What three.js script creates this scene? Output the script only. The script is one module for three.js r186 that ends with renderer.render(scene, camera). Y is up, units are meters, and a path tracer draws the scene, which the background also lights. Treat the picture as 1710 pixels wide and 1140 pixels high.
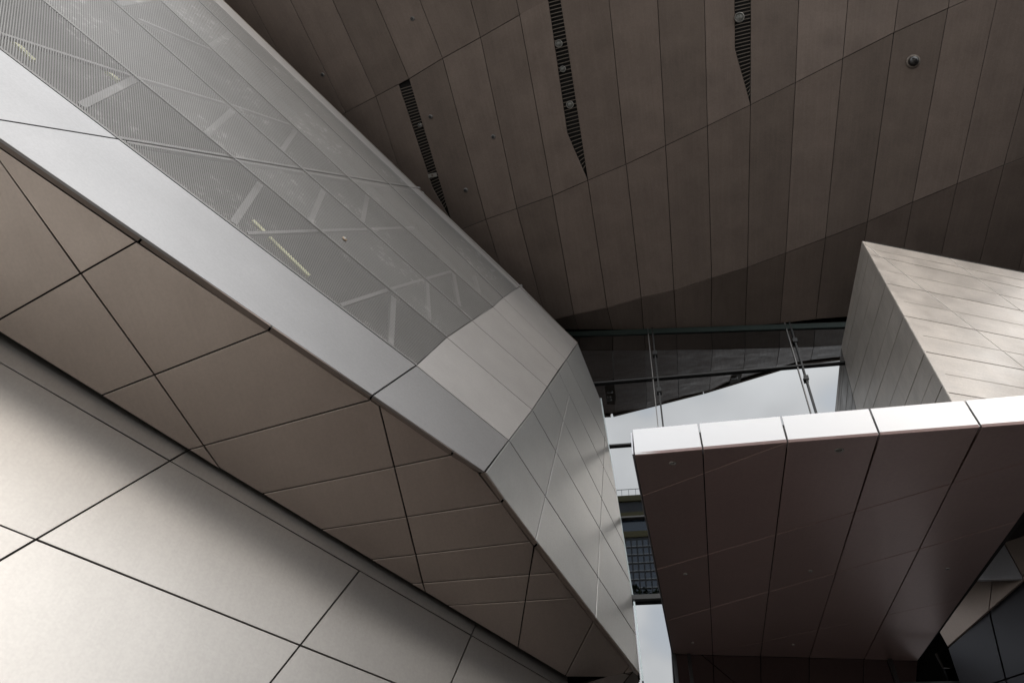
import * as THREE from 'three';
import { mergeGeometries } from 'three/addons/utils/BufferGeometryUtils.js';

// ---------------------------------------------------------------- basics
const V = (x, y, z) => new THREE.Vector3(x, y, z);
const scene = new THREE.Scene();
let seed = 12345;
const rnd = () => { seed = (seed * 1664525 + 1013904223) >>> 0; return seed / 4294967296; };
const renderer = new THREE.WebGLRenderer({ antialias: true });
renderer.toneMapping = THREE.LinearToneMapping;
renderer.toneMappingExposure = 2.05;
renderer.shadowMap.enabled = true;

// ---------------------------------------------------------------- camera
// The facade's own directions in lens coordinates (from the vanishing points of mullions and soffit seams)
const FOC = 1330, EYE = V(0, 1.65, 0), TILT = 8 * Math.PI / 180;
const M0 = V(95, 1269, -1330).normalize();
const F0 = V(350, -1420, -1330).normalize(); F0.addScaledVector(M0, -F0.dot(M0)).normalize();
const R0 = V(0, 0, 0).crossVectors(F0, M0);
const Z0 = F0.clone().negate();
const U0 = M0.clone().multiplyScalar(Math.cos(TILT)).addScaledVector(Z0, -Math.sin(TILT)).normalize();
const W0 = V(0, 0, 0).crossVectors(R0, U0).normalize();
const world = c => V(R0.dot(c), U0.dot(c), W0.dot(c));
const camera = new THREE.PerspectiveCamera(2 * Math.atan(570 / FOC) * 180 / Math.PI, 1710 / 1140, 0.05, 3000);
camera.position.copy(EYE);
camera.up.copy(world(V(0, 1, 0)));
camera.lookAt(EYE.clone().add(world(V(0, 0, -1))));
scene.add(camera);

// ---------------------------------------------------------------- noise, sky, sun
const hash = (x, y, s = 0) => { let h = Math.imul(x | 0, 374761393) ^ Math.imul(y | 0, 668265263) ^ Math.imul(s + 7, 974634541); h = Math.imul(h ^ (h >>> 13), 1274126177); return ((h ^ (h >>> 16)) >>> 0) / 4294967296; };
const vnoise = (x, y, px, py, s) => {
  const xi = Math.floor(x), yi = Math.floor(y), fx = x - xi, fy = y - yi, u = fx * fx * (3 - 2 * fx), v = fy * fy * (3 - 2 * fy);
  const m = (a, p) => ((a % p) + p) % p, g = (i, j) => hash(m(xi + i, px), m(yi + j, py), s);
  return (g(0, 0) * (1 - u) + g(1, 0) * u) * (1 - v) + (g(0, 1) * (1 - u) + g(1, 1) * u) * v;
};
const fbm = (u, v, fx, fy, oct, s) => { let a = .5, t = 0, n = 0; for (let o = 0; o < oct; o++) { t += a * vnoise(u * fx, v * fy, fx, fy, s + o); n += a; a *= .52; fx *= 2; fy *= 2; } return t / n; };
function skyTexture() {
  const w = 1024, h = 512, d = new Float32Array(w * h * 4);
  const sun = V(.42, .66, .62).normalize(), dir = V(0, 0, 0);
  for (let j = 0; j < h; j++) for (let i = 0; i < w; i++) {
    const v = (j + .5) / h, u = (i + .5) / w, el = (v - .5) * Math.PI, az = (u - .5) * 2 * Math.PI;
    dir.set(Math.cos(el) * Math.cos(az), Math.sin(el), Math.cos(el) * Math.sin(az));
    const up = Math.max(0, dir.y), q = 4 * (j * w + i);
    const c = fbm(u, v, 36, 34, 5, 3), c2 = fbm(u, v, 12, 14, 5, 40);
    let cl = THREE.MathUtils.smoothstep(.55 * c + .45 * c2, .44, .545);
    const s = Math.max(0, dir.dot(sun)), glow = .62 * s ** 5;
    const blue = [.70, .78, .88], white = [.96, .98, 1.0], grey = .50 + .9 * c;
    const haze = 1 - .12 * up;
    for (let k = 0; k < 3; k++) d[q + k] = ((blue[k] * (1 - cl) + white[k] * grey * cl) * haze + glow * [1, .97, .93][k]) * SKY;
    if (dir.y < 0) for (let k = 0; k < 3; k++) d[q + k] = SKY * [.34, .33, .31][k];
    d[q + 3] = 1;
  }
  const t = new THREE.DataTexture(d, w, h, THREE.RGBAFormat, THREE.FloatType);
  t.mapping = THREE.EquirectangularReflectionMapping; t.magFilter = t.minFilter = THREE.LinearFilter; t.needsUpdate = true;
  return t;
}
const SKY = 1.0;
scene.background = skyTexture(); scene.environment = scene.background;
const sun = new THREE.DirectionalLight(0xfff4e8, .5);
sun.position.copy(V(.42, .66, .62).normalize().multiplyScalar(80)); sun.target.position.set(0, 10, -6);
sun.castShadow = true; sun.shadow.radius = 24; sun.shadow.mapSize.set(2048, 2048);
Object.assign(sun.shadow.camera, { left: -40, right: 40, top: 40, bottom: -40, near: 1, far: 220 });
scene.add(sun, sun.target);

// ---------------------------------------------------------------- measuring: rays and planes
const ray = (x, y) => world(V(x - 855, 570 - y, -FOC).normalize());
const plane = (p, n) => { n = n.clone().normalize(); if (n.dot(EYE.clone().sub(p)) < 0) n.negate(); return { p: p.clone(), n }; };
const plane3 = (a, b, c) => plane(a, V(0, 0, 0).crossVectors(b.clone().sub(a), c.clone().sub(a)));
const shift = (pl, d) => ({ p: pl.p.clone().addScaledVector(pl.n, d), n: pl.n });
function hit([x, y], pl) {
  const r = ray(x, y), t = pl.p.clone().sub(EYE).dot(pl.n) / r.dot(pl.n);
  return EYE.clone().addScaledVector(r, t);
}
const nearOn = ([x, y], a, d) => {                                  // point of the line a + s d nearest to a sight line
  const r = ray(x, y), w = a.clone().sub(EYE), b = r.dot(d), D = w.dot(d), E = w.dot(r);
  return a.clone().addScaledVector(d, (b * E - D) / (1 - b * b));
};

// ---------------------------------------------------------------- materials
function dataTex(w, h, f, srgb = true) {
  const d = new Uint8Array(w * h * 4);
  for (let j = 0; j < h; j++) for (let i = 0; i < w; i++) { const c = f((i + .5) / w, (j + .5) / h), q = 4 * (j * w + i); for (let k = 0; k < 3; k++) d[q + k] = Math.max(0, Math.min(255, Math.round(c[k] * 255))); d[q + 3] = 255; }
  const t = new THREE.DataTexture(d, w, h); t.wrapS = t.wrapT = THREE.RepeatWrapping; t.magFilter = t.minFilter = THREE.LinearFilter;
  if (srgb) t.colorSpace = THREE.SRGBColorSpace; t.needsUpdate = true; return t;
}
const per = (t, m) => { const c = t.clone(); c.repeat.set(1 / m, 1 / m); c.needsUpdate = true; return c; };
const patchTex = dataTex(512, 512, (u, v) => {                      // weathered sheet: cloudy patches, fine streaks along v
  const a = fbm(u, v, 5, 5, 5, 11), b = fbm(u, v, 90, 4, 3, 21), c = fbm(u, v, 128, 128, 2, 31), g = .86 + .11 * (a - .5) + .05 * (b - .5) + .07 * (c - .5);
  return [g * 1.0, g * .99, g * .975];
});
const fineTex = dataTex(512, 512, (u, v) => { const a = fbm(u, v, 4, 4, 4, 61), b = fbm(u, v, 200, 3, 2, 71), c = fbm(u, v, 128, 128, 2, 75), g = .88 + .05 * (a - .5) + .018 * (b - .5) + .04 * (c - .5); return [g, g, g]; });
const roughTex = dataTex(512, 512, (u, v) => { const a = fbm(u, v, 6, 6, 5, 81), b = fbm(u, v, 120, 5, 2, 91), g = .78 + .4 * (a - .5) + .22 * (b - .5); return [g, g, g]; }, false);
const bumpTex = dataTex(256, 256, (u, v) => { const a = fbm(u, v, 3, 3, 3, 101); return [a, a, a]; }, false);
const holes = r => dataTex(128, 128, (u, v) => {                       // staggered round holes, two by two per tile
  let m = 0; for (const [x, y] of [[0, 0], [1, 0], [0, 1], [1, 1], [.5, .5]]) m = Math.max(m, 1 - Math.hypot(u - x, v - y) / r);
  const a = Math.max(0, Math.min(1, .5 - m * 12)); return [a, a, a];
}, false);
const stainTex = dataTex(512, 512, (u, v) => {                      // dried runs and dust specks on the mesh
  const a = fbm(u, v, 40, 40, 4, 131), b = fbm(u, v, 5, 5, 4, 141), k = THREE.MathUtils.smoothstep(a, .56, .70) * THREE.MathUtils.smoothstep(b, .56, .70), g = .76 + .10 * k + .06 * (b - .5); return [g, g * .995, g * .98];
});
const std = (c, rough, metal, map, size, extra = {}) => new THREE.MeshStandardMaterial({ color: new THREE.Color().setRGB(...c), roughness: rough, metalness: metal, ...(map ? { map: per(map, size) } : {}), ...extra });
const rm = s => ({ roughnessMap: per(roughTex, s) });
const M = {
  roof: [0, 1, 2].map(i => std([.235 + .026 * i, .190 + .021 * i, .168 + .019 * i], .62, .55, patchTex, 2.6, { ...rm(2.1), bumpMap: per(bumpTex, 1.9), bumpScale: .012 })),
  beige: [0, 1, 2].map(i => std([.74 + .025 * i, .63 + .023 * i, .56 + .021 * i], .50, .8, fineTex, 3.1, { ...rm(3.7), bumpMap: per(bumpTex, 2.3), bumpScale: .004 })),
  wall: [0, 1].map(i => std([.53 + .02 * i, .505 + .019 * i, .475 + .018 * i], .46, .9, fineTex, 3.4)),
  silver: std([.395, .39, .39], .46, .75, fineTex, 2.7, {}),
  mesh: [.275, .23, .17].map(r => std([.43, .424, .424], .55, .55, stainTex, 3.3, { alphaMap: per(holes(r), .052), alphaTest: .5, side: THREE.DoubleSide })),
  fine: [0, 1].map(i => std([.50 + .02 * i, .48 + .02 * i, .465 + .02 * i], .5, .6, fineTex, 1.7)),
  bar: std([.38, .37, .362], .55, .2, fineTex, 1.3),
  end: [0, 1].map(i => std([.51 + .015 * i, .512 + .015 * i, .505 + .015 * i], .48, .72, fineTex, 2.2)),
  slab: [0, 1].map(i => std([.60 + .025 * i, .435 + .018 * i, .405 + .017 * i], .34, .72, fineTex, 2.9)),
  fascia: std([.62, .605, .595], .34, .75), white: std([.8, .8, .8], .5, 0),
  box: [0, 1, 2].map(i => std([.80 + .015 * i, .745 + .015 * i, .695 + .015 * i], .5, .5, patchTex, 1.9, rm(1.7))),
  lip: std([.33, .27, .235], .5, .5, fineTex, 1.5),
  dark: std([.015, .014, .013], .85, 0),
  backing: std([.13, .128, .122], .85, 0, patchTex, 2.2),
  slat: std([.20, .17, .145], .5, .5),
  mullion: std([.05, .05, .05], .4, .5),
  steel: std([.22, .215, .21], .45, .7),
  tube: std([.85, .84, .50], .5, 0),
  lamp: std([.34, .33, .31], .4, .3), lens: new THREE.MeshPhysicalMaterial({ color: 0x6f706c, roughness: .12, clearcoat: 1 }),
  dome: new THREE.MeshPhysicalMaterial({ color: 0x1c1b1a, roughness: .35, clearcoat: 1 }),
  mirror: new THREE.MeshStandardMaterial({ color: new THREE.Color().setRGB(.20, .205, .21), metalness: 1, roughness: 0 }),
  headRail: std([.03, .045, .042], .3, .1), edgeGlass: std([.45, .52, .53], .25, .2),
  tinted: new THREE.MeshPhysicalMaterial({ color: new THREE.Color().setRGB(.02, .024, .024), roughness: .03, ior: 1.5 }),
  pave: std([.43, .41, .38], .85, 0, patchTex, 7), entry: std([.060, .036, .030], .6, 0, patchTex, 5), asphalt: std([.06, .06, .06], .9, 0, patchTex, 6),
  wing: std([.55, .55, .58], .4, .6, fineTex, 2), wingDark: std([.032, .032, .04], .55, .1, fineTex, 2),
  brick: std([.36, .08, .06], .85, 0, patchTex, 3),
  concrete: std([.085, .09, .10], .85, 0, patchTex, 9), ochre: std([.13, .115, .055], .8, 0, patchTex, 5), pane: new THREE.MeshPhysicalMaterial({ color: 0x1c2a3a, roughness: .15, metalness: 0, ior: 1.9 }), winFrame: std([.24, .25, .26], .6, .1),
  bark: std([.06, .045, .035], .9, 0), leaf: std([.03, .042, .022], .75, 0, null, 1, { side: THREE.DoubleSide }),
};

// ---------------------------------------------------------------- names and things
const used = {};
const numbered = n => { const k = used[n] = (used[n] ?? -1) + 1; return k ? `${n}_${String(k).padStart(3, '0')}` : n; };
function thing(name, label, category, base, group) {
  const o = new THREE.Group(); o.name = numbered(name); o.position.copy(base); o.userData = { label, category, ...(group ? { group } : {}) };
  scene.add(o); o.updateMatrixWorld(); return o;
}
function put(name, geo, mat, parent, label) {                       // geometry in world coordinates -> mesh under its parent
  const w = V(0, 0, 0); for (let p = parent; p && p !== scene; p = p.parent) w.add(p.position);
  geo.translate(-w.x, -w.y, -w.z);
  const m = new THREE.Mesh(geo, mat); m.name = name; m.castShadow = m.receiveShadow = true; if (label) m.userData.label = label;
  parent.add(m); return m;
}
function struct(name, geo, mat) { const m = put(numbered(name), geo, mat, scene); m.userData.kind = 'structure'; return m; }

// ---------------------------------------------------------------- panels
function basis(n, hint) {
  const u = (hint || (Math.abs(n.y) < .9 ? V(0, 1, 0) : V(0, 0, 1))).clone(); u.addScaledVector(n, -u.dot(n)).normalize();
  return [V(0, 0, 0).crossVectors(u, n).normalize(), u];
}
function inset(pts, g) {                                            // pts: counter-clockwise Vector2
  const n = pts.length, out = [];
  for (let i = 0; i < n; i++) {
    const a = pts[(i + n - 1) % n], b = pts[i], c = pts[(i + 1) % n];
    const d1 = b.clone().sub(a).normalize(), d2 = c.clone().sub(b).normalize(), n1 = new THREE.Vector2(-d1.y, d1.x), n2 = new THREE.Vector2(-d2.y, d2.x);
    const k = 1 + n1.dot(n2); const e = b.clone().addScaledVector(n1.add(n2), g / Math.max(k, .35)); e.h = b.h; out.push(e);
  }
  return out;
}
function clean(pts) { return pts.filter((p, i) => p.distanceTo(pts[(i + 1) % pts.length]) > .02); }
// A sheet with a folded edge: outline on a plane, half the joint taken off all round, small chamfer, real thickness behind.
function sheetGeo(P3, n, { gap = .02, thick = .04, bevel = .004, hint, thin = false, jitter = 0 } = {}) {
  const o = P3.reduce((a, p) => a.add(p), V(0, 0, 0)).multiplyScalar(1 / P3.length), [u, v] = basis(n, hint);
  let q = clean(P3.map(p => { const d = p.clone().sub(o); const e = new THREE.Vector2(d.dot(u), d.dot(v)); e.h = d.dot(n); return e; }));
  if (q.length < 3) return null;
  if (THREE.ShapeUtils.area(q) < 0) q.reverse();
  q = inset(q, gap / 2); if (THREE.ShapeUtils.area(q) < .002) return null;
  const qi = bevel ? inset(q, bevel) : q, pos = [], uv = [], nor = [], ox = rnd() * 9, oy = rnd() * 9, jx = (rnd() - .5) * jitter, jy = (rnd() - .5) * jitter, side = V(0, 0, 0);
  const at = (p, h) => o.clone().addScaledVector(u, p.x).addScaledVector(v, p.y).addScaledVector(n, h + (p.h || 0) + jx * p.x + jy * p.y);
  const tri = (a, b, c, ta, tb, tc) => { let N = V(0, 0, 0).crossVectors(b.clone().sub(a), c.clone().sub(a)).normalize(); if (N.dot(n) > .9) N = n; for (const [p, t] of [[a, ta], [b, tb], [c, tc]]) { pos.push(p.x, p.y, p.z); nor.push(N.x, N.y, N.z); uv.push(t.x + ox, t.y + oy); } };
  const face = (pts, h, flip) => { for (const [a, b, c] of THREE.ShapeUtils.triangulateShape(pts, [])) flip ? tri(at(pts[a], h), at(pts[c], h), at(pts[b], h), pts[a], pts[c], pts[b]) : tri(at(pts[a], h), at(pts[b], h), at(pts[c], h), pts[a], pts[b], pts[c]); };
  const ring = (a, ha, b, hb) => { for (let i = 0; i < a.length; i++) { const j = (i + 1) % a.length; tri(at(a[i], ha), at(a[j], ha), at(b[j], hb), a[i], a[j], b[j]); tri(at(a[i], ha), at(b[j], hb), at(b[i], hb), a[i], b[j], b[i]); } };
  face(qi, 0);
  if (!thin) { if (bevel) ring(q, -bevel, qi, 0); ring(q, -thick, q, -bevel); face(q, -thick, true); }
  const g = new THREE.BufferGeometry(); g.setAttribute('position', new THREE.Float32BufferAttribute(pos, 3)); g.setAttribute('normal', new THREE.Float32BufferAttribute(nor, 3)); g.setAttribute('uv', new THREE.Float32BufferAttribute(uv, 2));
  return g;
}
const px = (pts, pl) => pts.map(p => hit(p, pl));
function panel(name, pts, pl, mat, parent, opt = {}) {
  const g = sheetGeo(px(pts, pl), pl.n, opt); if (!g) return null;
  return put(name, g, Array.isArray(mat) ? mat[Math.floor(rnd() * mat.length)] : mat, parent, opt.label);
}
// cut an outline into cells along seam segments; a segment divides a cell only where it runs through most of it
function cells(region, segs) {
  let out = [region];
  for (const s of segs) {
    const [a, b] = [s[0], s.at(-1)], dx = b[0] - a[0], dy = b[1] - a[1], L = Math.hypot(dx, dy), next = [];
    const side = p => ((p[0] - a[0]) * dy - (p[1] - a[1]) * dx) / L, along = p => ((p[0] - a[0]) * dx + (p[1] - a[1]) * dy) / L;
    for (const c of out) {
      const A = [], B = [], X = [];
      for (let i = 0; i < c.length; i++) {
        const p = c[i], q = c[(i + 1) % c.length], snap = d => Math.abs(d) < .6 ? 0 : d, sp = snap(side(p)), sq = snap(side(q));
        if (sp === 0) X.push(along(p));
        if (sp >= 0) A.push(p); if (sp <= 0) B.push(p);
        if (sp * sq < 0) { const t = sp / (sp - sq), m = [p[0] + (q[0] - p[0]) * t, p[1] + (q[1] - p[1]) * t]; A.push(m); B.push(m); X.push(along(m)); }
      }
      const lo = Math.min(...X), hi = Math.max(...X), over = Math.min(hi, L) - Math.max(lo, 0);
      if (X.length >= 2 && over > .5 * (hi - lo) && A.length > 2 && B.length > 2) next.push(A, B); else next.push(c);
    }
    out = next;
  }
  return out;
}
// a straight bar with rectangular section between two points
function barGeo(a, b, w, d, n) {
  const l = b.clone().sub(a), L = l.length(), z = l.normalize(), x = V(0, 0, 0).crossVectors(n, z).normalize(), y = V(0, 0, 0).crossVectors(z, x);
  const g = new THREE.BoxGeometry(w, d, L); g.applyMatrix4(new THREE.Matrix4().makeBasis(x, y, z).setPosition(a.clone().add(b).multiplyScalar(.5))); return g;
}
// prism between two parallel outlines (front, back): solid mass behind the panels
function massGeo(front, back) {
  const n = front.length, pos = [], idx = [], all = [...front, ...back];
  for (const p of all) pos.push(p.x, p.y, p.z);
  const nn = V(0, 0, 0); for (let i = 1; i + 1 < n; i++) nn.add(V(0, 0, 0).crossVectors(front[i].clone().sub(front[0]), front[i + 1].clone().sub(front[0])));
  const [u, v] = basis(nn.normalize()), q = front.map(p => new THREE.Vector2(p.dot(u), p.dot(v)));
  for (const [a, b, c] of THREE.ShapeUtils.triangulateShape(q, [])) { idx.push(a, b, c, n + a, n + c, n + b); }
  for (let i = 0; i < n; i++) { const j = (i + 1) % n; idx.push(i, n + i, j, j, n + i, n + j); }
  let g = new THREE.BufferGeometry(); g.setAttribute('position', new THREE.Float32BufferAttribute(pos, 3)); g.setIndex(idx); g = g.toNonIndexed(); g.computeVertexNormals();
  g.setAttribute('uv', new THREE.Float32BufferAttribute(new Float32Array(g.attributes.position.count * 2), 2)); return g;
}

// ---------------------------------------------------------------- main planes
const rJ = ray(1200, 548), J = EYE.clone().addScaledVector(rJ, (18 - 1.65) / rJ.y);
const GL = plane(J, world(Z0));                                     // leaning glass front
const onGlass = (x, y) => hit([x, y], GL);
const JL = onGlass(1047, 551), JR = onGlass(1293, 541), JD = JR.clone().sub(JL);
const roofPlane = x => { const a = Math.min(32, Math.max(21, 23 + (x - 1050) * .022)) * Math.PI / 180; return plane(JL, V(0, 0, 0).crossVectors(JD, V(0, Math.sin(a), Math.cos(a)))); };
const Q = hit([808, 790], shift(GL, 4.5));                          // lower near corner of the folded volume
const S = hit([1068, 1130], plane(onGlass(1080, 1000), V(0, 0, 1)));
const LOW = plane(onGlass(1080, 1000), V(0, 0, 1));                 // below the heavy transom the glass stands plumb
const END = plane3(Q, onGlass(1009, 668), hit([1073, 1128], LOW));
const P1 = hit([965, 573], END);
const P0 = (() => { const r = hit([390, 0], roofPlane(390)); return EYE.clone().lerp(r, .96); })();
const FLANK = plane3(P0, P1, Q);                                    // mesh strips and bright band
const UNDER0 = plane3(Q, hit([0, 235], FLANK), S), UNDER = shift(UNDER0, -.12);
const g0 = hit([0, 565], UNDER), g1 = hit([946, 1138], UNDER);
const WALL = shift(plane(g0, V(0, 0, 0).crossVectors(g1.clone().sub(g0), V(-.09, 1, -.065))), -.03);

// ---------------------------------------------------------------- ground
{
  const g = new THREE.PlaneGeometry(1600, 1600).rotateX(-Math.PI / 2); g.attributes.uv.array.forEach((_, i, a) => a[i] *= 1600);
  struct('ground', g, M.pave);
  const es = new THREE.Shape([[-20, 25], [25, 25], [25, -3], [-3.5, -3], [-3.5, 7], [-20, 7]].map(([x, y]) => new THREE.Vector2(x, y)));
  struct('entrance_paving', new THREE.ShapeGeometry(es).rotateX(-Math.PI / 2).translate(0, .004, 0), M.entry);
  const r = new THREE.PlaneGeometry(400, 14).rotateX(-Math.PI / 2).translate(0, .004, 45); r.attributes.uv.array.forEach((_, i, a) => a[i] *= i % 2 ? 14 : 400);
  struct('road', r, M.asphalt);
}

// ---------------------------------------------------------------- roof soffit
const roof = thing('canopy_roof', 'vast dark brown faceted roof soffit of long metal panels spanning the top of the picture', 'roof', V(0, 0, -8));
const rowOff = [0, .10, .30, .33, 0];                              // the rows fold a little against one another
const seamRows = [                                                  // soffit cross seams, from the open edge down to the glass
  [[-500, -165], [2500, -165]],
  [[-300, 640], [400, 290], [579, 188], [630, 161], [685, 132], [741, 98], [804, 63], [869, 26], [911, 2], [1000, -46], [1190, -165], [2500, -166]],
  [[300, 560], [776, 381], [816, 364], [867, 346], [926, 325], [984, 300], [1047, 274], [1112, 244], [1181, 212], [1252, 178], [1326, 142], [1404, 103], [1488, 61], [1577, 21], [1662, -16], [1880, -105], [2020, -165], [2500, -167]],
  [[300, 640], [870, 541], [915, 531], [961, 520], [1016, 509], [1072, 493], [1126, 482], [1188, 462], [1247, 445], [1310, 422], [1375, 398], [1444, 372], [1518, 340], [1591, 310], [1668, 279], [1745, 250], [1830, 215], [2300, 20]],
  [[300, 552], [953, 550], [1047, 551], [1188, 550], [1245, 545], [1303, 540], [1363, 533], [1425, 528], [1490, 521], [1553, 513], [1620, 505], [2300, 430]],
];
// seams: positions at rows 0..4 (null rows are found by following the seam line)
const SEAMS = [
  [[150, -165], [430, 275], [560, 462], null, null], [[250, -165], [490, 240], [610, 443], null, null], [[330, -165], [535, 213], [665, 423], null, null],
  [[404, -165], [579, 188], [655, 424], null, null], [[481, -165], [630, 161], [712, 404], [805, 553], [830, 556]], [[557, -165], [685, 132], [764, 385], [842, 546], [856, 552]],
  [[636, -165], [741, 98], [816, 364], [870, 541], [880, 549]], [[742, -165], [804, 63], [867, 346], [915, 531], [924, 550]], [[828, -165], [869, 26], [926, 325], [961, 520], [966, 550]],
  [[914, -165], [935, -10], [984, 300], [1016, 509], [1023, 550]], [[999, -165], [1012, -53], [1047, 274], [1072, 493], [1075, 551]], [[1087, -165], [1093, -99], [1112, 244], [1126, 482], [1130, 550]],
  [[1170, -165], [1173, -150], [1181, 212], [1188, 462], [1188, 550]], [[1254, -165], null, [1252, 178], [1247, 445], [1245, 545]], [[1341, -165], null, [1326, 142], [1310, 422], [1303, 540]],
  [[1431, -165], null, [1404, 103], [1375, 398], [1363, 533]], [[1523, -165], null, [1488, 61], [1444, 372], [1425, 528]], [[1613, -165], null, [1577, 21], [1518, 340], [1490, 521]],
  [[1703, -165], null, [1662, -16], [1591, 310], [1553, 513]], [[1796, -165], null, [1755, -52], [1668, 279], [1620, 505]], [[1880, -165], null, [1850, -92], [1745, 250], [1690, 497]],
  [[1975, -165], null, [1958, -139], [1830, 215], [1765, 489]], [[2080, -165], null, null, [1920, 177], [1840, 481]],
];
const yOn = (row, x) => { for (let i = 0; i + 1 < row.length; i++) if (x <= row[i + 1][0] || i + 2 === row.length) { const [a, b] = [row[i], row[i + 1]]; return a[1] + (b[1] - a[1]) * (x - a[0]) / (b[0] - a[0]); } };
function roofFold(x, y) {                                           // fold height: linear between the cross seams
  const ys = seamRows.map(r => yOn(r, x)); ys[1] = Math.max(ys[1], ys[0]); ys[2] = Math.max(ys[2], ys[1] + .01);
  for (let i = 0; i < 4; i++) if (y <= ys[i + 1] || i === 3) { const t = Math.max(0, Math.min(1, (y - ys[i]) / Math.max(1, ys[i + 1] - ys[i]))); return rowOff[i] + (rowOff[i + 1] - rowOff[i]) * t; }
  return 0;
}
const roofPt = ([x, y], up = 0) => { const pl = roofPlane(x), p = hit([x, y], pl); return p.addScaledVector(pl.n, roofFold(x, y) - up); };
const roofNorm = pts => { const n = V(0, 0, 0); for (let i = 1; i + 1 < pts.length; i++) n.add(V(0, 0, 0).crossVectors(pts[i].clone().sub(pts[0]), pts[i + 1].clone().sub(pts[0]))); n.normalize(); return n.dot(EYE.clone().sub(pts[0])) < 0 ? n.negate() : n; };
const slots = {                                                     // left edge of each louvre slot, by the seam it lies along
  5: { row: 1, edge: [[668, 141], [727, 312], [757, 364]] },
  9: { row: 1, edge: [[905, -10], [917, 2], [950, 222], [983, 297]] },
  13: { row: 1, edge: [[1226, -165], [1227, 85], [1251, 173]] },
};
const nearRow = (s, r) => { const p = SEAMS[s][r]; return p; };
// what a row of the roof looks like between neighbouring seams
const deck = [];
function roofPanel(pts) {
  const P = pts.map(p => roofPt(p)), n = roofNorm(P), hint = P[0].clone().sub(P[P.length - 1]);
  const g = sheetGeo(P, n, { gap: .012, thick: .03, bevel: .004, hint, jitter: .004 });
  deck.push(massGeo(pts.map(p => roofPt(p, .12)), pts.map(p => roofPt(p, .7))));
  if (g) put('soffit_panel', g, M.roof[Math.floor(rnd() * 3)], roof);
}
// row polygons between seam i and i+1, following rows r and r+1
const seamAt = (i, r) => SEAMS[i][r];
{
  const rowsOf = { 0: [], 1: [], 2: [], 3: [] };
  // row 0: above the first cross seam (left part only)
  const idx0 = [0, 1, 2, 3, 4, 5, 6, 7, 8, 9, 10, 11, 12];
  for (let k = 0; k + 1 < idx0.length; k++) { const a = SEAMS[idx0[k]], b = SEAMS[idx0[k + 1]]; roofPanel([a[0], b[0], b[1], a[1]]); }
  // row 1
  const top = i => SEAMS[i][1] || SEAMS[i][0], list1 = [0, 1, 2, 3, 4, 5, 6, 7, 8, 9, 10, 11, 12, 13, 14, 15, 16, 17, 18, 19, 20, 21];
  for (let k = 0; k + 1 < list1.length; k++) {
    const i = list1[k], j = list1[k + 1], a2 = SEAMS[i][2], b2 = SEAMS[j][2];
    if (!a2 || !b2) continue;
    if (slots[j]) { const e = slots[j].edge; roofPanel([top(i), ...e, b2, a2]); } else roofPanel([top(i), top(j), b2, a2]);
  }
  // row 2
  const list2 = [4, 5, 6, 7, 8, 9, 10, 11, 12, 13, 14, 15, 16, 17, 18, 19, 20, 21];
  for (let k = 0; k + 1 < list2.length; k++) {
    const a = SEAMS[list2[k]], b = SEAMS[list2[k + 1]];
    roofPanel([a[2], b[2], b[3], a[3]]); roofPanel([a[3], b[3], b[4], a[4]]);
  }
  roofPanel([SEAMS[0][2], SEAMS[4][2], SEAMS[4][4], [690, 580]]);
  // deck above the panels: closed, half a metre thick
  const fl = [[1500, -165], [1640, -430], [2080, -520], [2080, -165]];
  roofPanel(fl);
  put('roof_deck', mergeGeometries(deck), M.dark, roof);
  const xsT = [-60, 200, 400, 640, 900, 1150, 1400, 1650, 1900, 2080];
  // edge trim along the open side
  const trim = []; for (let i = 0; i + 1 < xsT.length; i++) trim.push(barGeo(roofPt([xsT[i], -170], .3), roofPt([xsT[i + 1], -170], .3), .9, .1, V(0, 0, 1)));
  put('edge_trim', mergeGeometries(trim), M.slat, roof);
}
// louvre slots: dark trough with slats across it
const slotShapes = [
  { L: [[668, 141], [727, 312], [757, 364]], R: [[688, 131], [757, 362]], n: 46 },
  { L: [[905, -100], [917, 2], [950, 222], [983, 297]], R: [[924, -100], [940, 0], [983, 297]], n: 62 },
  { L: [[1226, -150], [1227, 85], [1251, 173]], R: [[1254, -150], [1252, 173]], n: 52 },
];
const along = (pl, y) => { for (let i = 0; i + 1 < pl.length; i++) if (y <= pl[i + 1][1] || i + 2 === pl.length) { const t = (y - pl[i][1]) / (pl[i + 1][1] - pl[i][1]); return [pl[i][0] + (pl[i + 1][0] - pl[i][0]) * t, y]; } };
for (const s of slotShapes) {
  const y0 = Math.max(s.L[0][1], s.R[0][1]), y1 = Math.min(s.L.at(-1)[1], s.R.at(-1)[1]);
  const out = [...s.R, ...s.L.slice(0, s.L.at(-1)[0] === s.R.at(-1)[0] ? -1 : undefined).reverse()];
  const P = out.map(p => roofPt(p, .11)), gg = sheetGeo(P, roofNorm(P), { gap: -.06, thick: .5, bevel: 0 });
  const grille = put('slot_grille', gg, M.dark, roof);
  // slats tilt a little against the slot, as in a ladder
  for (let k = 1; k < s.n; k++) {
    const y = y0 + (y1 - y0) * (k / s.n), a = along(s.L, y + 3), b = along(s.R, y - 3);
    if (y - 3 < y0 || y + 3 > y1 || b[0] - a[0] < 3) continue;
    put('slat', barGeo(roofPt(a, .02), roofPt(b, .02), .015, .03, roofPlane(a[0]).n), M.slat, grille);
  }
}

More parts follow.
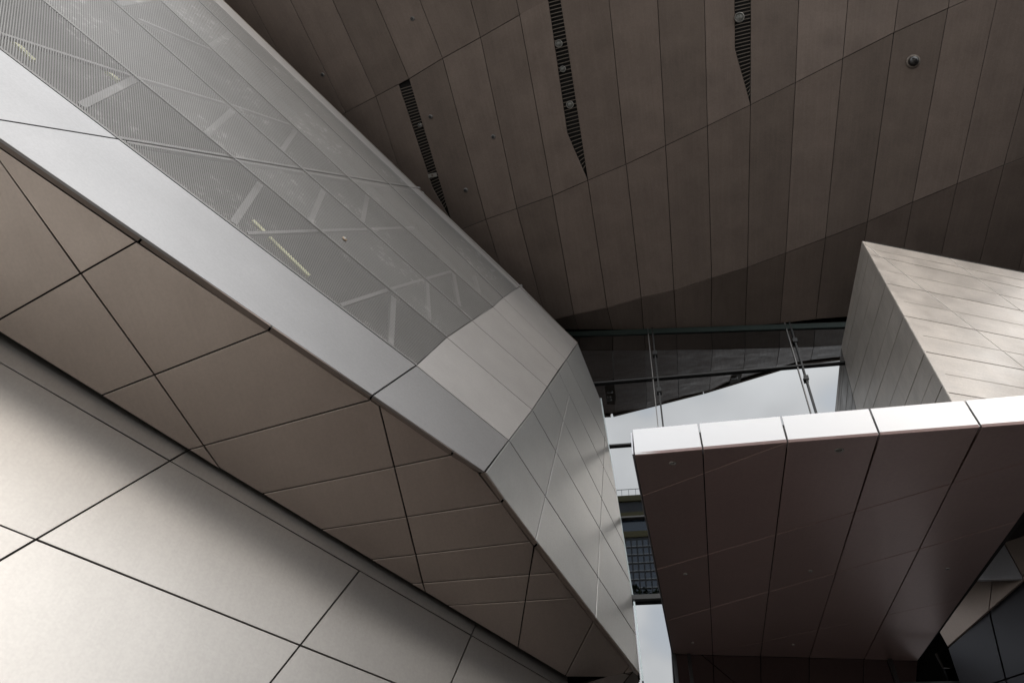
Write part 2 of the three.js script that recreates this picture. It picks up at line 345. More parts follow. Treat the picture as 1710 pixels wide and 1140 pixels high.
// ---------------------------------------------------------------- folded volume on the left
const vol = thing('folded_volume', 'pale folded metal volume sweeping down from the upper left with perforated strips and beige underside', 'building', V(-6, 0, -8));
{
  // long lines of the flank at four stations: beyond the frame, first cross seam, second, end fold
  const bay = [
    { sil: [372, 0], L5: [356, 0], L4: [330, 0], L3: [267, 0], L2: [186, 0], L1: [70, 0], crease: [0, 82], foot: [-180, 108] },
    { sil: [700, 315], L5: [684, 312], L4: [649, 307], L3: [580, 295], L2: [505, 283], L1: [390, 264], crease: [197, 232], foot: [-61, 190] },
    { sil: [870, 477], L5: [864, 481], L4: [840, 497], L3: [823, 512], L2: [788, 535], L1: [746, 563], crease: [695, 610], foot: [622, 660] },
    { sil: [965, 573], L5: [958, 582], L4: [946, 600], L3: [932, 619], L2: [914, 646], L1: [889, 684], crease: [850, 735], foot: [809, 788] },
  ];
  for (const k in bay[0]) { const a = bay[0][k], b = bay[1][k], t = k === 'foot' ? .9 : .75; bay[0][k] = [a[0] + (a[0] - b[0]) * t, a[1] + (a[1] - b[1]) * t]; }
  const keys = ['sil', 'L5', 'L4', 'L3', 'L2', 'L1', 'crease'];
  const meshBack = shift(FLANK, -.75), barPl = shift(FLANK, -.10), railPl = shift(FLANK, -.035), hintL = hit([870, 477], FLANK).sub(hit([700, 315], FLANK));
  for (let b = 0; b < 3; b++) {
    const A = bay[b], B = bay[b + 1];
    for (let k = 0; k + 1 < keys.length; k++) {
      const poly = [A[keys[k]], B[keys[k]], B[keys[k + 1]], A[keys[k + 1]]];
      if (b < 2) panel(k === 0 ? 'edge_strip' : 'perforated_panel', poly, FLANK, k === 0 ? M.fine : M.mesh[k > 4 ? 0 : k > 2 ? 1 : 2], vol, { gap: .018, thin: k > 0, thick: .03, bevel: k ? 0 : .004, hint: hintL });
      else panel('metal_panel', poly, FLANK, M.fine, vol, { gap: .016, thick: .03, hint: hintL });
    }
    panel('edge_band', [A.crease, B.crease, B.foot, A.foot], FLANK, M.silver, vol, { gap: .022, thick: .04, hint: hintL, label: 'smooth bright silver band along the lower edge' });
    // carrier rails under the long joints and at the seams
    if (b < 2) {
      for (const k of keys.slice(1)) put('frame_bar', barGeo(hit(A[k], railPl), hit(B[k], railPl), .05, .04, FLANK.n), M.bar, vol);
      put('frame_bar', barGeo(hit(B.sil, barPl), hit(B.crease, barPl), .05, .07, FLANK.n), M.bar, vol);
      if (b === 1) put('frame_bar', barGeo(hit([A.sil[0] + 6, A.sil[1] + 8], barPl), hit([A.crease[0] + 14, A.crease[1] + 8], barPl), .05, .07, FLANK.n), M.bar, vol);
      put('cavity_wall', sheetGeo(px([A.sil, B.sil, B.crease, A.crease], meshBack), FLANK.n, { gap: -.3, thick: .1, bevel: 0 }), M.backing, vol);
    }
  }
  // braces seen through the mesh
  const br = [[[134, 178], [225, 133], .13], [[343, 226], [387, 186], .12], [[388, 374], [433, 308], .12], [[517, 370], [539, 319], .11], [[470, 252], [493, 217], .10], [[604, 370], [612, 328], .10],
    [[0, 58], [225, 130], .06], [[225, 130], [390, 178], .05], [[390, 178], [500, 215], .05], [[230, 33], [351, 84], .05],
    [[412, 391], [690, 381], .06], [[568, 511], [644, 486], .07], [[644, 486], [760, 452], .06], [[651, 577], [656, 498], .11], [[716, 535], [712, 470], .08], [[766, 512], [756, 458], .09], [[800, 490], [792, 462], .08],
    [[197, 8], [262, -4], .13], [[351, 78], [386, 55], .12]];
  for (const [a, b, w] of br) put('brace', barGeo(hit(a, shift(FLANK, -.17)), hit(b, shift(FLANK, -.17)), w, .06, FLANK.n), M.bar, vol);
  // pale yellow batten strips behind the mesh
  for (const [a, b] of [[[20, 68], [56, 102]], [[176, 118], [197, 135]], [[421, 369], [441, 388]], [[449, 397], [515, 461]]]) {
    const pl = shift(FLANK, -.32); put('yellow_strip', barGeo(hit(a, pl), hit(b, pl), .08, .05, FLANK.n), M.tube, vol);
  }
  // closing mass: far above, behind the cavity
  const f = [bay[0].sil, bay[1].sil, bay[2].sil, bay[3].sil, bay[3].crease, bay[3].foot, bay[2].foot, bay[0].foot].map(p => hit(p, shift(FLANK, -.9)));
  put('core', massGeo(f, f.map(p => p.clone().addScaledVector(FLANK.n, -2.2))), M.dark, vol);
  { const q = [bay[2].sil, bay[3].sil, bay[3].foot, bay[2].foot]; put('core', massGeo(px(q, shift(FLANK, -.06)), px(q, shift(FLANK, -.95))), M.dark, vol); }
  { const q = [bay[0].crease, bay[2].crease, bay[2].foot, bay[0].foot]; put('core', massGeo(px(q, shift(FLANK, -.07)), px(q, shift(FLANK, -.8))), M.dark, vol); }
  // top return of the flank against the roof
  { const a = hit(bay[0].sil, FLANK), b = hit(bay[3].sil, FLANK), d = FLANK.n.clone().multiplyScalar(-1.2); put('top_return', massGeo([a, b, b.clone().addScaledVector(d, 1), a.clone().addScaledVector(d, 1)].map(p => p.clone().add(V(0, -.01, 0))), [a, b, b.clone().addScaledVector(d, 1), a.clone().addScaledVector(d, 1)].map(p => p.clone().add(V(0, .03, 0)))), M.slat, vol); }

  // end face with slanting seams
  const endRegion = [[965, 573], [1003, 668], [1034, 845], [1056, 1000], [1069, 1126], [898, 906], [842, 832], [811, 788], [850, 735], [889, 684]];
  const endSegs = [[[850, 735], [912, 824], [998, 957], [1066, 1066]], [[889, 684], [932, 761], [1002, 891], [1058, 982]], [[914, 646], [960, 740], [1005, 831], [1042, 908]], [[932, 619], [968, 690], [989, 740], [1026, 817]], [[946, 600], [985, 680], [1016, 745]],
    [[950, 661], [940, 703], [932, 740], [912, 824], [896, 894]], [[1012, 700], [1005, 828], [998, 964], [995, 1030]]];
  for (const c of cells(endRegion, endSegs)) panel('end_panel', c, END, M.end, vol, { gap: .022, thick: .03, jitter: .003 });
  put('core', massGeo(px(endRegion.slice(0, 8), shift(END, -.05)), px(endRegion.slice(0, 8), shift(END, -.5))), M.dark, vol);

  // underside
  const un = [[-330, 22], [224, 401], [798, 788], [838, 839], [893, 913], [1066, 1131], [946, 1130], [710, 989], [316, 752], [-330, 350]];
  const uSegs = [[[-330, 720], [0, 535], [135, 457], [232, 401]], [[-330, 855], [177, 659], [258, 627], [447, 552]], [[319, 750], [340, 745], [622, 667]], [[442, 824], [658, 780], [753, 760]], [[539, 884], [679, 863], [837, 839]], [[616, 935], [693, 926], [893, 903]], [[710, 973], [925, 956]], [[800, 1008], [956, 998]],
    [[-200, -10], [0, 268], [79, 380]], [[79, 380], [135, 457], [258, 627]], [[258, 627], [361, 775]], [[632, 672], [647, 740], [658, 780], [679, 863], [709, 987]], [[893, 905], [865, 1082]], [[991, 1038], [945, 1128]], [[1051, 1112], [1035, 1134]]];
  for (const c of cells(un, uSegs)) panel('underside_panel', c, UNDER, M.beige, vol, { gap: .022, thick: .04, jitter: .008 });
  const uo = [[-330, 22], [224, 401], [798, 788], [1066, 1131], [946, 1130], [316, 752], [-330, 350]];
  put('core', massGeo(px(uo, shift(UNDER, -.06)), px(uo, shift(UNDER, -.5))), M.dark, vol);
  // lip: folded strip between flank or end face and underside, in lengths
  const lipTop = [[-330, 5], [239, 396], [453, 545], [622, 660], [757, 753], [809, 788]], lipLow = [[-330, 22], [230, 405], [446, 554], [617, 667], [752, 762], [800, 790]];
  const lipTop2 = [[809, 788], [842, 833], [898, 907], [1067, 1126]], lipLow2 = [[800, 790], [836, 839], [892, 913], [1065, 1132]];
  const lip = (A, B, C, D) => { const P = [A, B, C, D], n = roofNorm(P); const g = sheetGeo(P, n, { gap: .03, thick: .02, bevel: .003 }); if (g) put('lip', g, M.lip, vol); };
  for (let i = 0; i + 1 < lipTop.length; i++) lip(hit(lipTop[i], FLANK), hit(lipTop[i + 1], FLANK), hit(lipLow[i + 1], UNDER), hit(lipLow[i], UNDER));
  for (let i = 0; i + 1 < lipTop2.length; i++) lip(hit(lipTop2[i], END), hit(lipTop2[i + 1], END), hit(lipLow2[i + 1], UNDER), hit(lipLow2[i], UNDER));
}
// ---------------------------------------------------------------- wall under the volume
const wall = thing('panel_wall', 'glossy pale beige metal panel wall at lower left with bright sheen beneath the groove', 'wall', V(-5, 0, -8));
{
  const top = [[-330, 300], [316, 720], [616, 905], [960, 1120]];
  const region = [...top, [1100, 1230], [1000, 1500], [-330, 1500]];
  const segs = [[[-330, 414], [0, 611], [291, 780], [597, 957], [786, 1063], [1000, 1184]], [[-330, 745], [0, 873], [67, 900], [500, 1073], [665, 1140], [1000, 1276]], [[330, 742], [279, 773], [67, 900], [-330, 1128]], [[614, 935], [595, 956], [503, 1073], [447, 1140], [300, 1330]], [[800, 1030], [784, 1064], [751, 1140], [690, 1290]]];
  for (const c of cells(region, segs)) panel('wall_panel', c, WALL, M.wall, wall, { gap: .02, thick: .04, jitter: .005 });
  const q = [[-330, 330], [960, 1140], [1100, 1230], [1000, 1500], [-330, 1500]];
  put('wall_core', massGeo(px(q, shift(WALL, -.07)), px(q, shift(WALL, -1.2))), M.dark, wall);
  // plinth down to the ground
  const a = hit([-330, 1500], shift(WALL, -.05)), b = hit([1000, 1500], shift(WALL, -.05)); a.y = Math.max(a.y, 1); b.y = Math.max(b.y, 1);
  const a0 = a.clone().setY(0), b0 = b.clone().setY(0), dn = WALL.n.clone().multiplyScalar(-.8);
  put('plinth', massGeo([a, b, b0, a0], [a, b, b0, a0].map(p => p.clone().add(dn))), M.wall[0], wall);
}

// ---------------------------------------------------------------- glass front
const glass = thing('glass_facade', 'dark reflecting glass front under the roof mirroring clouds and roof edge', 'facade', V(2, 0, -12.5));
const MU = world(M0);
{
  const yT = [[[997, 642], [1411, 605]], [[1020, 745], [1056, 743]], [[1040, 865], [1080, 864]], [[1058, 1000], [1104, 1000]]].map(l => { const p = l.map(q => onGlass(...q)); return (p[0].y + p[1].y) / 2; });
  const zAt = y => GL.p.z + (GL.p.y - y) * GL.n.y / GL.n.z;         // leaning plane: all points with height y
  const pt = (x, y) => V(x, y, zAt(y));
  const xm = [-6.8, -3.6, onGlass(1098, 626).x, onGlass(1340, 611).x, onGlass(1340, 611).x + 2.62, onGlass(1340, 611).x + 5.3, onGlass(1340, 611).x + 8.0];
  const levels = [20.6, ...yT], gp = GL;
  for (let r = 0; r + 1 < levels.length; r++) for (let c = 0; c + 1 < xm.length; c++) {
    const P = [pt(xm[c], levels[r]), pt(xm[c + 1], levels[r]), pt(xm[c + 1], levels[r + 1]), pt(xm[c], levels[r + 1])];
    put('pane', sheetGeo(P, gp.n, { gap: .03, thick: .02, bevel: 0 }), M.mirror, glass);
  }
  const yB = yT[3], lowX = [xm[0], xm[1], onGlass(1126, 1091).x, onGlass(1150, 1091).x, onGlass(1480, 1100).x, onGlass(1480, 1100).x + 1.7, xm[6]].sort((a, b) => a - b), zl = LOW.p.z, lowY = [yB, 9.15, 5.2, .1];
  for (let r = 0; r < 3; r++) for (let c = 0; c + 1 < lowX.length; c++) {
    const P = [V(lowX[c], lowY[r], zl), V(lowX[c + 1], lowY[r], zl), V(lowX[c + 1], lowY[r + 1], zl), V(lowX[c], lowY[r + 1], zl)];
    put('pane', sheetGeo(P, V(0, 0, 1), { gap: .03, thick: .02, bevel: 0 }), r && c < 3 ? M.tinted : M.mirror, glass);
  }
  // uprights: slim steel fins before the joints, with a darker post behind
  for (const x of xm.slice(1, 6)) {
    put('mullion', barGeo(pt(x, yB).addScaledVector(GL.n, .02), pt(x, 20.6).addScaledVector(GL.n, .02), .035, .06, GL.n), M.mullion, glass);
    put('mullion_fin', barGeo(pt(x - .11, yB).addScaledVector(GL.n, .02), pt(x - .11, 20.6).addScaledVector(GL.n, .02), .02, .03, GL.n), M.steel, glass);
    for (const y of [16.1, 17.3, 14.3]) put('fitting', barGeo(pt(x, y - .06).addScaledVector(GL.n, .05), pt(x, y + .06).addScaledVector(GL.n, .05), .1, .05, GL.n), M.mullion, glass);
  }
  for (const x of lowX.slice(1, 6)) put('mullion', barGeo(V(x, 0, zl + .03), V(x, yB, zl + .03), .06, .08, V(0, 0, 1)), M.mullion, glass);
  yT.forEach((y, i) => put('transom', barGeo(pt(xm[0], y).addScaledVector(GL.n, .03), pt(xm[6], y).addScaledVector(GL.n, .03), i === 3 ? .09 : .035, i === 3 ? .14 : .05, GL.n), M.mullion, glass));
  for (const y of [5.2, 9.15]) put('transom', barGeo(V(lowX[0], y, zl + .03), V(lowX[6], y, zl + .03), .06, .1, V(0, 0, 1)), M.mullion, glass);
  { const f = [pt(xm[0], 20.6), pt(xm[6], 20.6), pt(xm[6], yB), pt(xm[0], yB)].map(p => p.addScaledVector(GL.n, -.12)); put('backing', massGeo(f, f.map(p => p.clone().add(V(0, 0, -.4)))), M.dark, glass); }
  { const f = [V(lowX[0], yB, zl - .2), V(lowX[6], yB, zl - .2), V(lowX[6], 0, zl - .2), V(lowX[0], 0, zl - .2)]; put('backing', massGeo(f, f.map(p => p.clone().add(V(0, 0, -.4)))), M.dark, glass); }
  // head rail under the soffit
  put('head_rail', barGeo(onGlass(940, 559).addScaledVector(GL.n, .02), onGlass(1420, 543).addScaledVector(GL.n, .02), .16, .03, GL.n), M.headRail, glass);
  // slim glass edge strip where the end face meets the front
  put('edge_strip', barGeo(onGlass(1004, 668).addScaledVector(GL.n, .05), onGlass(1057.5, 1000).addScaledVector(GL.n, .05), .03, .05, GL.n), M.edgeGlass, glass);
  put('edge_strip', barGeo(hit([1059, 1003], LOW).add(V(0, 0, .03)), hit([1074, 1140], LOW).add(V(0, 0, .03)), .03, .05, V(0, 0, 1)), M.edgeGlass, glass);
}
// ---------------------------------------------------------------- entrance canopy
const canopy = thing('entrance_canopy', 'flat entrance canopy with glaring bright metal fascia and dark red brown underside at lower right', 'canopy', V(3, 0, -11));
const B0 = hit([1124, 1092], LOW), B1 = hit([1440, 1100], LOW);
const CAN = plane3(B0, B1, B0.clone().add(ray(1212, 1490)));
const CF0 = hit([1059, 760], CAN), CF1 = hit([1710, 708], CAN);
const FAS = plane(CF0, V(0, 0, 0).crossVectors(CF1.clone().sub(CF0), V(0, 1, .12)));
{
  const bl = [1059, 760], tl = [1055, 716], fb = [[1059, 760], [1174, 750], [1316, 738], [1470, 726], [1640, 713], [1832, 698]], ft = [[1055, 716], [1166, 705.8], [1304, 693.8], [1452, 681], [1611, 667.5], [1785, 652]];
  for (let i = 0; i + 1 < fb.length; i++) panel('fascia_panel', [ft[i], ft[i + 1], fb[i + 1], fb[i]], FAS, M.fascia, canopy, { gap: .014, thick: .03, bevel: .003 });
  const region = [...fb, [1710, 857], [1636, 959], [1570, 1052], [1533, 1103], [1440, 1100], [1124, 1092]];
  const segs = [[[1174, 748], [1182, 929], [1191, 1098]], [[1316, 736], [1296, 894], [1270, 1100]], [[1470, 722], [1429, 858], [1351, 1102]], [[1640, 709], [1585, 814], [1441, 1106]], 
    [[1068, 829], [1176, 792], [1316, 738]], [[1095, 951], [1182, 928], [1296, 894], [1429, 858], [1585, 814], [1710, 781], [1960, 700]], [[1110, 1037], [1187, 1021], [1282, 1001], [1400, 975], [1560, 938], [1700, 870]], [[1173, 1093], [1268, 1077], [1370, 1056], [1560, 1010]]];
  for (const c of cells(region, segs)) panel('underside_panel', c, CAN, M.slab, canopy, { gap: .013, thick: .03, bevel: .003, jitter: .004 });
  const rr = [fb[0], fb[5], [1533, 1103], [1124, 1092]], low = px(rr, shift(CAN, -.06));
  const top = hit(tl, FAS).y - CF0.y - .05;
  put('slab_core', massGeo(low.map((p, i) => i < 2 ? p.clone().addScaledVector(FAS.n, -.06) : p), low.map((p, i) => p.clone().addScaledVector(FAS.n, i < 2 ? -.06 : 0).add(V(0, Math.max(.3, top - .05), 0)))), M.dark, canopy);
  // left edge plate
  { const a = hit([1058, 758], shift(CAN, -.002)), b = hit([1123, 1091], shift(CAN, -.002)); const w = V(-.012, 0, 0); const q = [a, b, b.clone().setY(b.y + .4), a.clone().setY(a.y + Math.max(.3, top))]; put('edge_plate', massGeo(q.map(p => p.clone().add(w)), q), M.wing, canopy); }
}

// ---------------------------------------------------------------- box at the right
const A0 = onGlass(1405, 580), dirOut = ray(1205, 1990).negate();
const N = nearOn([1440, 402], A0, dirOut);
const SIDE = plane3(A0, onGlass(1432, 690), N);
const N1 = hit([1440, 402], SIDE);
const N2 = hit([1590, 670], SIDE);
const topR = (() => { const r = ray(1710, 455); return EYE.clone().addScaledVector(r, (N1.y - EYE.y) / r.y); })();
const FRONT = plane3(N1, N2, topR);
const box = thing('projecting_box', 'pale weathered metal box with slanting side projecting from the glass front at right', 'building', V(N1.x + 2, 0, N1.z - 1));
{
  const sideRegion = [[1440, 402], [1590, 670], [1613, 712], [1440, 722], [1432, 690], [1405, 580]];
  const sideSegs = [[[1452, 424], [1411, 600]], [[1480, 473], [1425, 660], [1410, 710]], [[1510, 526], [1462, 672], [1440, 735]], [[1545, 588], [1512, 672], [1480, 760]], [[1575, 642], [1545, 700], [1525, 760]], [[1462, 500], [1494, 680]]];
  const cs = cells(sideRegion, sideSegs.slice(0, 5));
  for (const c of cs) panel('side_panel', c, SIDE, M.box, box, { gap: .022, thick: .03, hint: N2.clone().sub(N1) });
  const frontRegion = [[1440, 402], [1990, 510], [2040, 700], [1613, 712], [1590, 670]];
  const fs = [[[1452, 425], [1710, 481], [2000, 544]], [[1481, 473], [1710, 519], [2010, 580]], [[1510, 527], [1710, 566], [2020, 627]], [[1545, 587], [1710, 617], [2030, 676]], [[1584, 655], [1710, 676], [2045, 733]],
    [[1481, 434], [1625, 550], [1720, 622], [1850, 722]], [[1590, 434], [1627, 462], [1697, 516], [1900, 660]], [[1440, 402], [1470, 428]]];
  for (const c of cells(frontRegion, fs)) panel('front_panel', c, FRONT, M.box, box, { gap: .016, thick: .03, hint: topR.clone().sub(N1) });
  for (const [a, b] of [[[1447, 414], [1990, 525]], [[1467, 449], [2000, 561]], [[1496, 500], [2010, 603]], [[1528, 557], [2020, 651]], [[1565, 621], [2030, 705]]]) put('fold_rib', barGeo(hit([a[0] + 14, a[1] + 3], FRONT), hit(b, FRONT), .014, .008, FRONT.n), M.box[2], box);
  for (const [a, b] of [[[1446, 413], [1408, 588]], [[1466, 449], [1418, 628]], [[1496, 500], [1442, 680]], [[1528, 558], [1470, 720]], [[1560, 616], [1520, 720]]]) put('fold_rib', barGeo(hit([a[0] - 2, a[1] + 8], SIDE), hit(b, SIDE), .012, .008, SIDE.n), M.box[2], box);
  const back = p => p.clone().addScaledVector(dirOut, -4.2);
  const f = px([[1440, 402], [1990, 510], [2040, 700], [1613, 712]], shift(FRONT, -.06)).map(p => p.addScaledVector(SIDE.n, -.06)); put('box_core', massGeo(f, f.map(p => { const q = back(p); return q; })), M.dark, box);
}

// ---------------------------------------------------------------- side wing at lower right
const wing = thing('side_wing', 'dark wing wall with small lit grey panel glimpsed under the canopy at lower right corner', 'building', V(8, 0, -11));
{
  const w0 = hit([1583, 1082], shift(LOW, .3)), WP = plane(w0, V(-.55, -.1, .83)), SP = plane3(w0, hit([1569, 1055], shift(LOW, .3)), hit([1706, 962], shift(LOW, 1.3))), FP = plane(hit([1706, 962], SP), V(-.08, .02, 1));
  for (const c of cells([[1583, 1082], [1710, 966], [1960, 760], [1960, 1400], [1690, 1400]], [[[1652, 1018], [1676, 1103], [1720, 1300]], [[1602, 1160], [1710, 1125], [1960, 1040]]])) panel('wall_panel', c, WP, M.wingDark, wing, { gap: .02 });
  for (const c of cells([[1583, 1080], [1569, 1055], [1632, 966], [1706, 964], [1760, 924]], [[[1660, 950], [1652, 1018]]])) panel('underside_panel', c, SP, M.lip, wing, { gap: .015 });
  panel('fascia_panel', [[1634, 963], [1676, 905], [1707, 961]], FP, M.wing, wing, { gap: .005, label: 'small light grey triangular panel' });
  panel('rim', [[1633, 968], [1634, 962], [1707, 960], [1708, 966]], shift(FP, .02), M.wing, wing, { gap: 0 });
  panel('wall_panel', [[1677, 905], [1712, 855], [1960, 620], [1960, 760], [1708, 961]], shift(FP, .01), M.lip, wing, { gap: .01 });
  const fw = [V(11, 0, -12.8), V(11, 0, 1.5), V(12.2, 19, 1.5), V(12.2, 19, -12.8)];
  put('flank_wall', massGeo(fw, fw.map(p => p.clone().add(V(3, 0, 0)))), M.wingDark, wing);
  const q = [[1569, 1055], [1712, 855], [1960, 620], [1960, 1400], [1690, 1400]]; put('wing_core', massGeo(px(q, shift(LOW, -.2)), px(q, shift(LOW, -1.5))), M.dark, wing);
}

// ---------------------------------------------------------------- small fittings
const tubeAt = (p, n, prof, seg = 20) => { const g = new THREE.LatheGeometry(prof.map(([r, h]) => new THREE.Vector2(r, h)), seg); g.applyQuaternion(new THREE.Quaternion().setFromUnitVectors(V(0, 1, 0), n)); return g.translate(p.x, p.y, p.z); };
function spot(at, r, label) {
  const n = roofPlane(at[0]).n, p = roofPt(at, -.02), t = thing('slot_spotlight', label, 'spotlight', p, 'spotlights in the roof slots');
  put('housing', tubeAt(p, n, [[0, -.12], [r * .8, -.12], [r, -.03], [r, .03], [r * .86, .035], [r * .86, .02]]), M.lamp, t);
  put('lens', tubeAt(p, n, [[r * .86, .012], [r * .5, .034], [0, .04]]), M.lens, t);
}
spot([935, 74], .085, 'round spotlight in the middle roof slot, uppermost of its three');
spot([942, 116], .07, 'round spotlight in the middle roof slot, between two others');
spot([954, 175], .085, 'round spotlight in the middle roof slot, nearest its pointed tip');
spot([1234, 33], .11, 'round pale spotlight alone in the right roof slot');
spot([705, 209], .05, 'small spotlight alone in the left roof slot above the white plate');
{
  const c = [727, 292], n = roofPlane(727).n, a = roofPt([720, 293], -.03), b = roofPt([734, 290], -.03), t = thing('slot_plate', 'small white plate lying across the left roof slot', 'plate', a);
  put('plate', barGeo(a, b, .012, .10, V(0, 0, 0).crossVectors(n, b.clone().sub(a)).normalize()), M.lamp, t); put('clip', barGeo(a.clone().lerp(b, .4), a.clone().lerp(b, .6), .05, .04, n), M.slat, t);
}
function sprinkler(p, n, label, s = 1) {
  const t = thing('sprinkler_head', label, 'sprinkler', p, 'small ceiling sprinklers');
  put('rosette', tubeAt(p, n, [[.055 * s, 0], [.05 * s, .012], [.022 * s, .018], [0, .018]]), M.steel, t);
  put('nozzle', tubeAt(p, n, [[.02 * s, .016], [.016 * s, .05], [.034 * s, .055], [.034 * s, .06], [0, .06]], 12), M.mullion, t);
}
for (const [at, l] of [[[690, 32], 'sprinkler in the dark soffit near the top, above the left slot'], [[541, 125], 'sprinkler in the dark soffit beside the edge of the pale volume'], [[722, 195], 'sprinkler in the dark soffit just right of the left slot'], [[827, 228], 'sprinkler in the dark soffit midway between left and middle slots'], [[782, 316], 'sprinkler in the dark soffit right of the left slot tip']]) sprinkler(roofPt(at), roofPlane(at[0]).n, l);
for (const [at, s, l] of [[[1124, 773], 1, 'downlight under the canopy in its front left panel'], [[1402, 751], 1.2, 'downlight under the canopy just below the fascia middle'], [[1145, 958], .8, 'downlight under the canopy near its left edge halfway back'], [[1354, 953], .8, 'downlight in the middle of the canopy underside'], [[1583, 949], .8, 'downlight under the canopy near its dark right side'], [[1157, 1073], .7, 'downlight under the canopy at its rear left corner'], [[1325, 1076], .7, 'downlight under the canopy by its rear edge middle']]) {
  const p = hit(at, CAN), n = CAN.n, t = thing('canopy_downlight', l, 'downlight', p, 'small downlights under the canopy'), r = .026 * s;
  put('ring', tubeAt(p, n, [[r * 1.3, 0], [r * 1.3, .006], [r, .008], [r * .85, .002]]), M.lamp, t);
  put('lens', tubeAt(p, n, [[r * .85, .0015], [r * .4, .010], [0, .012]]), M.lens, t);
}
{
  const at = [1519, 109], p = roofPt(at), n = roofPlane(at[0]).n, t = thing('dome_fitting', 'dark round dome fitting on the soffit at upper right', 'dome', p);
  put('base_ring', tubeAt(p, n, [[.15, 0], [.15, .03], [.13, .045], [.11, .045]], 28), M.slat, t);
  put('bubble', tubeAt(p, n, [[.115, .04], [.108, .08], [.085, .12], [.045, .145], [0, .15]], 28), M.dome, t);
}
{
  const p = hit([575, 399], shift(FLANK, .01)), t = thing('orange_tag', 'tiny orange round tag on the mesh strip', 'tag', p), n = FLANK.n;
  put('disc', tubeAt(p, n, [[.045, 0], [.045, .015], [.03, .02]], 16), std([.45, .32, .22], .6, 0), t); put('stud', tubeAt(p, n, [[.03, .015], [.025, .03], [0, .032]], 12), M.lamp, t);
}

// ---------------------------------------------------------------- what the glass mirrors, behind the camera
{
  const c = { x: -17.5, z: 128 }, t = thing('office_tower', 'distant office tower with ochre top floors mirrored in the narrow glass strip', 'tower', V(c.x, 0, c.z));
  const w = 38, d = 20, xR = c.x + w / 2;
  const bx = (x0, y0, z0, x1, y1, z1) => new THREE.BoxGeometry(x1 - x0, y1 - y0, z1 - z0).translate((x0 + x1) / 2, (y0 + y1) / 2, (z0 + z1) / 2);
  const x0 = c.x - w / 2, z0 = c.z - d / 2, H = 72;
  put('tower_shaft', bx(x0, 0, z0, xR, H, z0 + d), M.concrete, t);
  put('top_storey', bx(x0 - .3, H, z0 - .4, xR + .3, H + 1.2, z0 + d + .4), M.ochre, t);
  put('top_storey', bx(x0, H + 1.2, z0 + 1.2, xR - 2, H + 4.2, z0 + d - 1), M.pane, t);
  put('top_storey', bx(x0, H + 4.2, z0 + .4, xR - 1.2, H + 5.6, z0 + d), M.ochre, t);
  put('top_storey', bx(x0, H + 5.6, z0 + 1.6, xR - 3.5, H + 8.4, z0 + d - 1), M.concrete, t);
  put('top_storey', bx(x0, H + 8.4, z0 + 1.0, xR - 3, H + 9.6, z0 + d), M.ochre, t);
  const rail = []; for (let i = 0; i < 22; i++) rail.push(bx(xR - 4 - i * 1.4, H + 9.6, z0 + 1.2, xR - 3.92 - i * 1.4, H + 11, z0 + 1.3)); rail.push(bx(xR - 34, H + 11, z0 + 1.2, xR - 3.9, H + 11.1, z0 + 1.3)); put('roof_railing', mergeGeometries(rail), M.winFrame, t);
  const winG = new THREE.BoxGeometry(.8, 1.15, .12), frameG = new THREE.BoxGeometry(.95, .16, .3);
  for (let r = 0; r < 18; r++) for (let k = 0; k < 16; k++) {
    const x = xR - .9 - k * 1.1, y = H - 1.2 - r * 1.62;
    const m = new THREE.Mesh(winG, M.pane); m.name = 'window'; m.position.set(x - c.x, y, z0 - .02 - c.z); m.castShadow = m.receiveShadow = true; t.add(m);
    const s = new THREE.Mesh(frameG, M.winFrame); s.name = 'sill'; s.position.set(0, -.66, -.06); s.castShadow = s.receiveShadow = true; m.add(s);
  }
}
{
  const t = thing('brick_house', 'red brick house across the road behind the viewer, tinting the canopy underside', 'house', V(3, 0, 58));
  const bx = (x0, y0, z0, x1, y1, z1) => new THREE.BoxGeometry(x1 - x0, y1 - y0, z1 - z0).translate((x0 + x1) / 2, (y0 + y1) / 2, (z0 + z1) / 2);
  put('wall', bx(-7, 0, 53, 13, 13, 63), M.brick, t); put('roof', bx(-7.4, 13, 52.6, 13.4, 13.5, 63.4), M.slat, t);
  for (let r = 0; r < 4; r++) for (let k = 0; k < 8; k++) { const w = put('window', bx(-5.9 + k * 2.45, 1.2 + r * 3.1, 52.9, -4.8 + k * 2.45, 2.8 + r * 3.1, 53.05), M.pane, t); put('sill', bx(-6 + k * 2.45, 1.05 + r * 3.1, 52.8, -4.7 + k * 2.45, 1.18 + r * 3.1, 53.05), M.winFrame, w); }
}
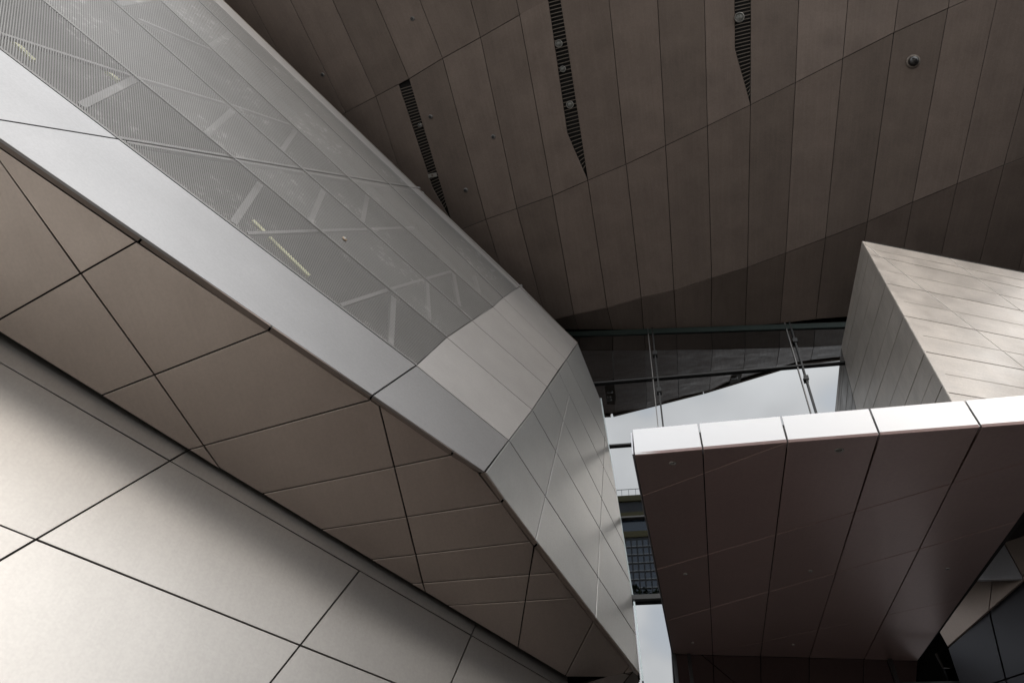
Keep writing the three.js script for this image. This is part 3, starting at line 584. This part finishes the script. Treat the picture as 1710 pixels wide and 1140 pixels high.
function tree(x, z, h, label) {
  const t = thing('street_tree', label, 'tree', V(x, 0, z), 'trees behind the viewer mirrored in the glass');
  const g = [], crown = V(x, h * .66, z);
  const limb = (a, b, r0, r1) => { const l = b.clone().sub(a), q = new THREE.CylinderGeometry(r1, r0, l.length(), 7); q.applyQuaternion(new THREE.Quaternion().setFromUnitVectors(V(0, 1, 0), l.clone().normalize())); const m = a.clone().add(b).multiplyScalar(.5); g.push(q.translate(m.x, m.y, m.z)); };
  const fork = V(x, h * .3, z); limb(V(x, 0, z), fork, h * .022, h * .016); const tips = [];
  for (let i = 0; i < 11; i++) { const a = i * 2.4, e = fork.clone().add(V(Math.cos(a) * h * .24 * (.5 + rnd()), h * (.25 + .38 * rnd()), Math.sin(a) * h * .24 * (.5 + rnd()))); limb(fork.clone().add(V(0, h * .02 * i, 0)), e, h * .008, h * .003); tips.push(e); }
  limb(fork, V(x, h * .9, z), h * .014, h * .003); tips.push(V(x, h * .92, z));
  put('trunk', mergeGeometries(g), M.bark, t);
  const pos = [], nor = [];
  for (let i = 0; i < 24000; i++) {
    const c = tips[i % tips.length], rr = h * .15 * Math.cbrt(rnd()), a = rnd() * 6.283, b = Math.acos(2 * rnd() - 1), p = V(c.x + rr * Math.sin(b) * Math.cos(a), c.y + rr * Math.cos(b), c.z + rr * Math.sin(b) * Math.sin(a));
    const d1 = V(rnd() - .5, rnd() - .5, rnd() - .5).normalize().multiplyScalar(.3), d2 = V(rnd() - .5, rnd() - .5, rnd() - .5).normalize().multiplyScalar(.22), n = V(0, 0, 0).crossVectors(d1, d2).normalize();
    for (const q of [p.clone().sub(d1), p.clone().add(d2), p.clone().add(d1)]) { pos.push(q.x, q.y, q.z); nor.push(n.x, n.y, n.z); }
  }
  const lg = new THREE.BufferGeometry(); lg.setAttribute('position', new THREE.Float32BufferAttribute(pos, 3)); lg.setAttribute('normal', new THREE.Float32BufferAttribute(nor, 3));
  put('crown', lg, M.leaf, t);
}
[[-1.8, 31, 23.6], [5.5, 35, 28], [-11, 36, 29], [14, 38, 25]].forEach(([x, z, h], i) => tree(x, z, h, ['dark tree behind the viewer, mirrored in the glass strip beside the tower foot', 'dark tree behind the viewer, second from the right of the row', 'dark tree behind the viewer, leftmost of the row', 'dark tree behind the viewer, rightmost and lowest of the row'][i]));

renderer.render(scene, camera);
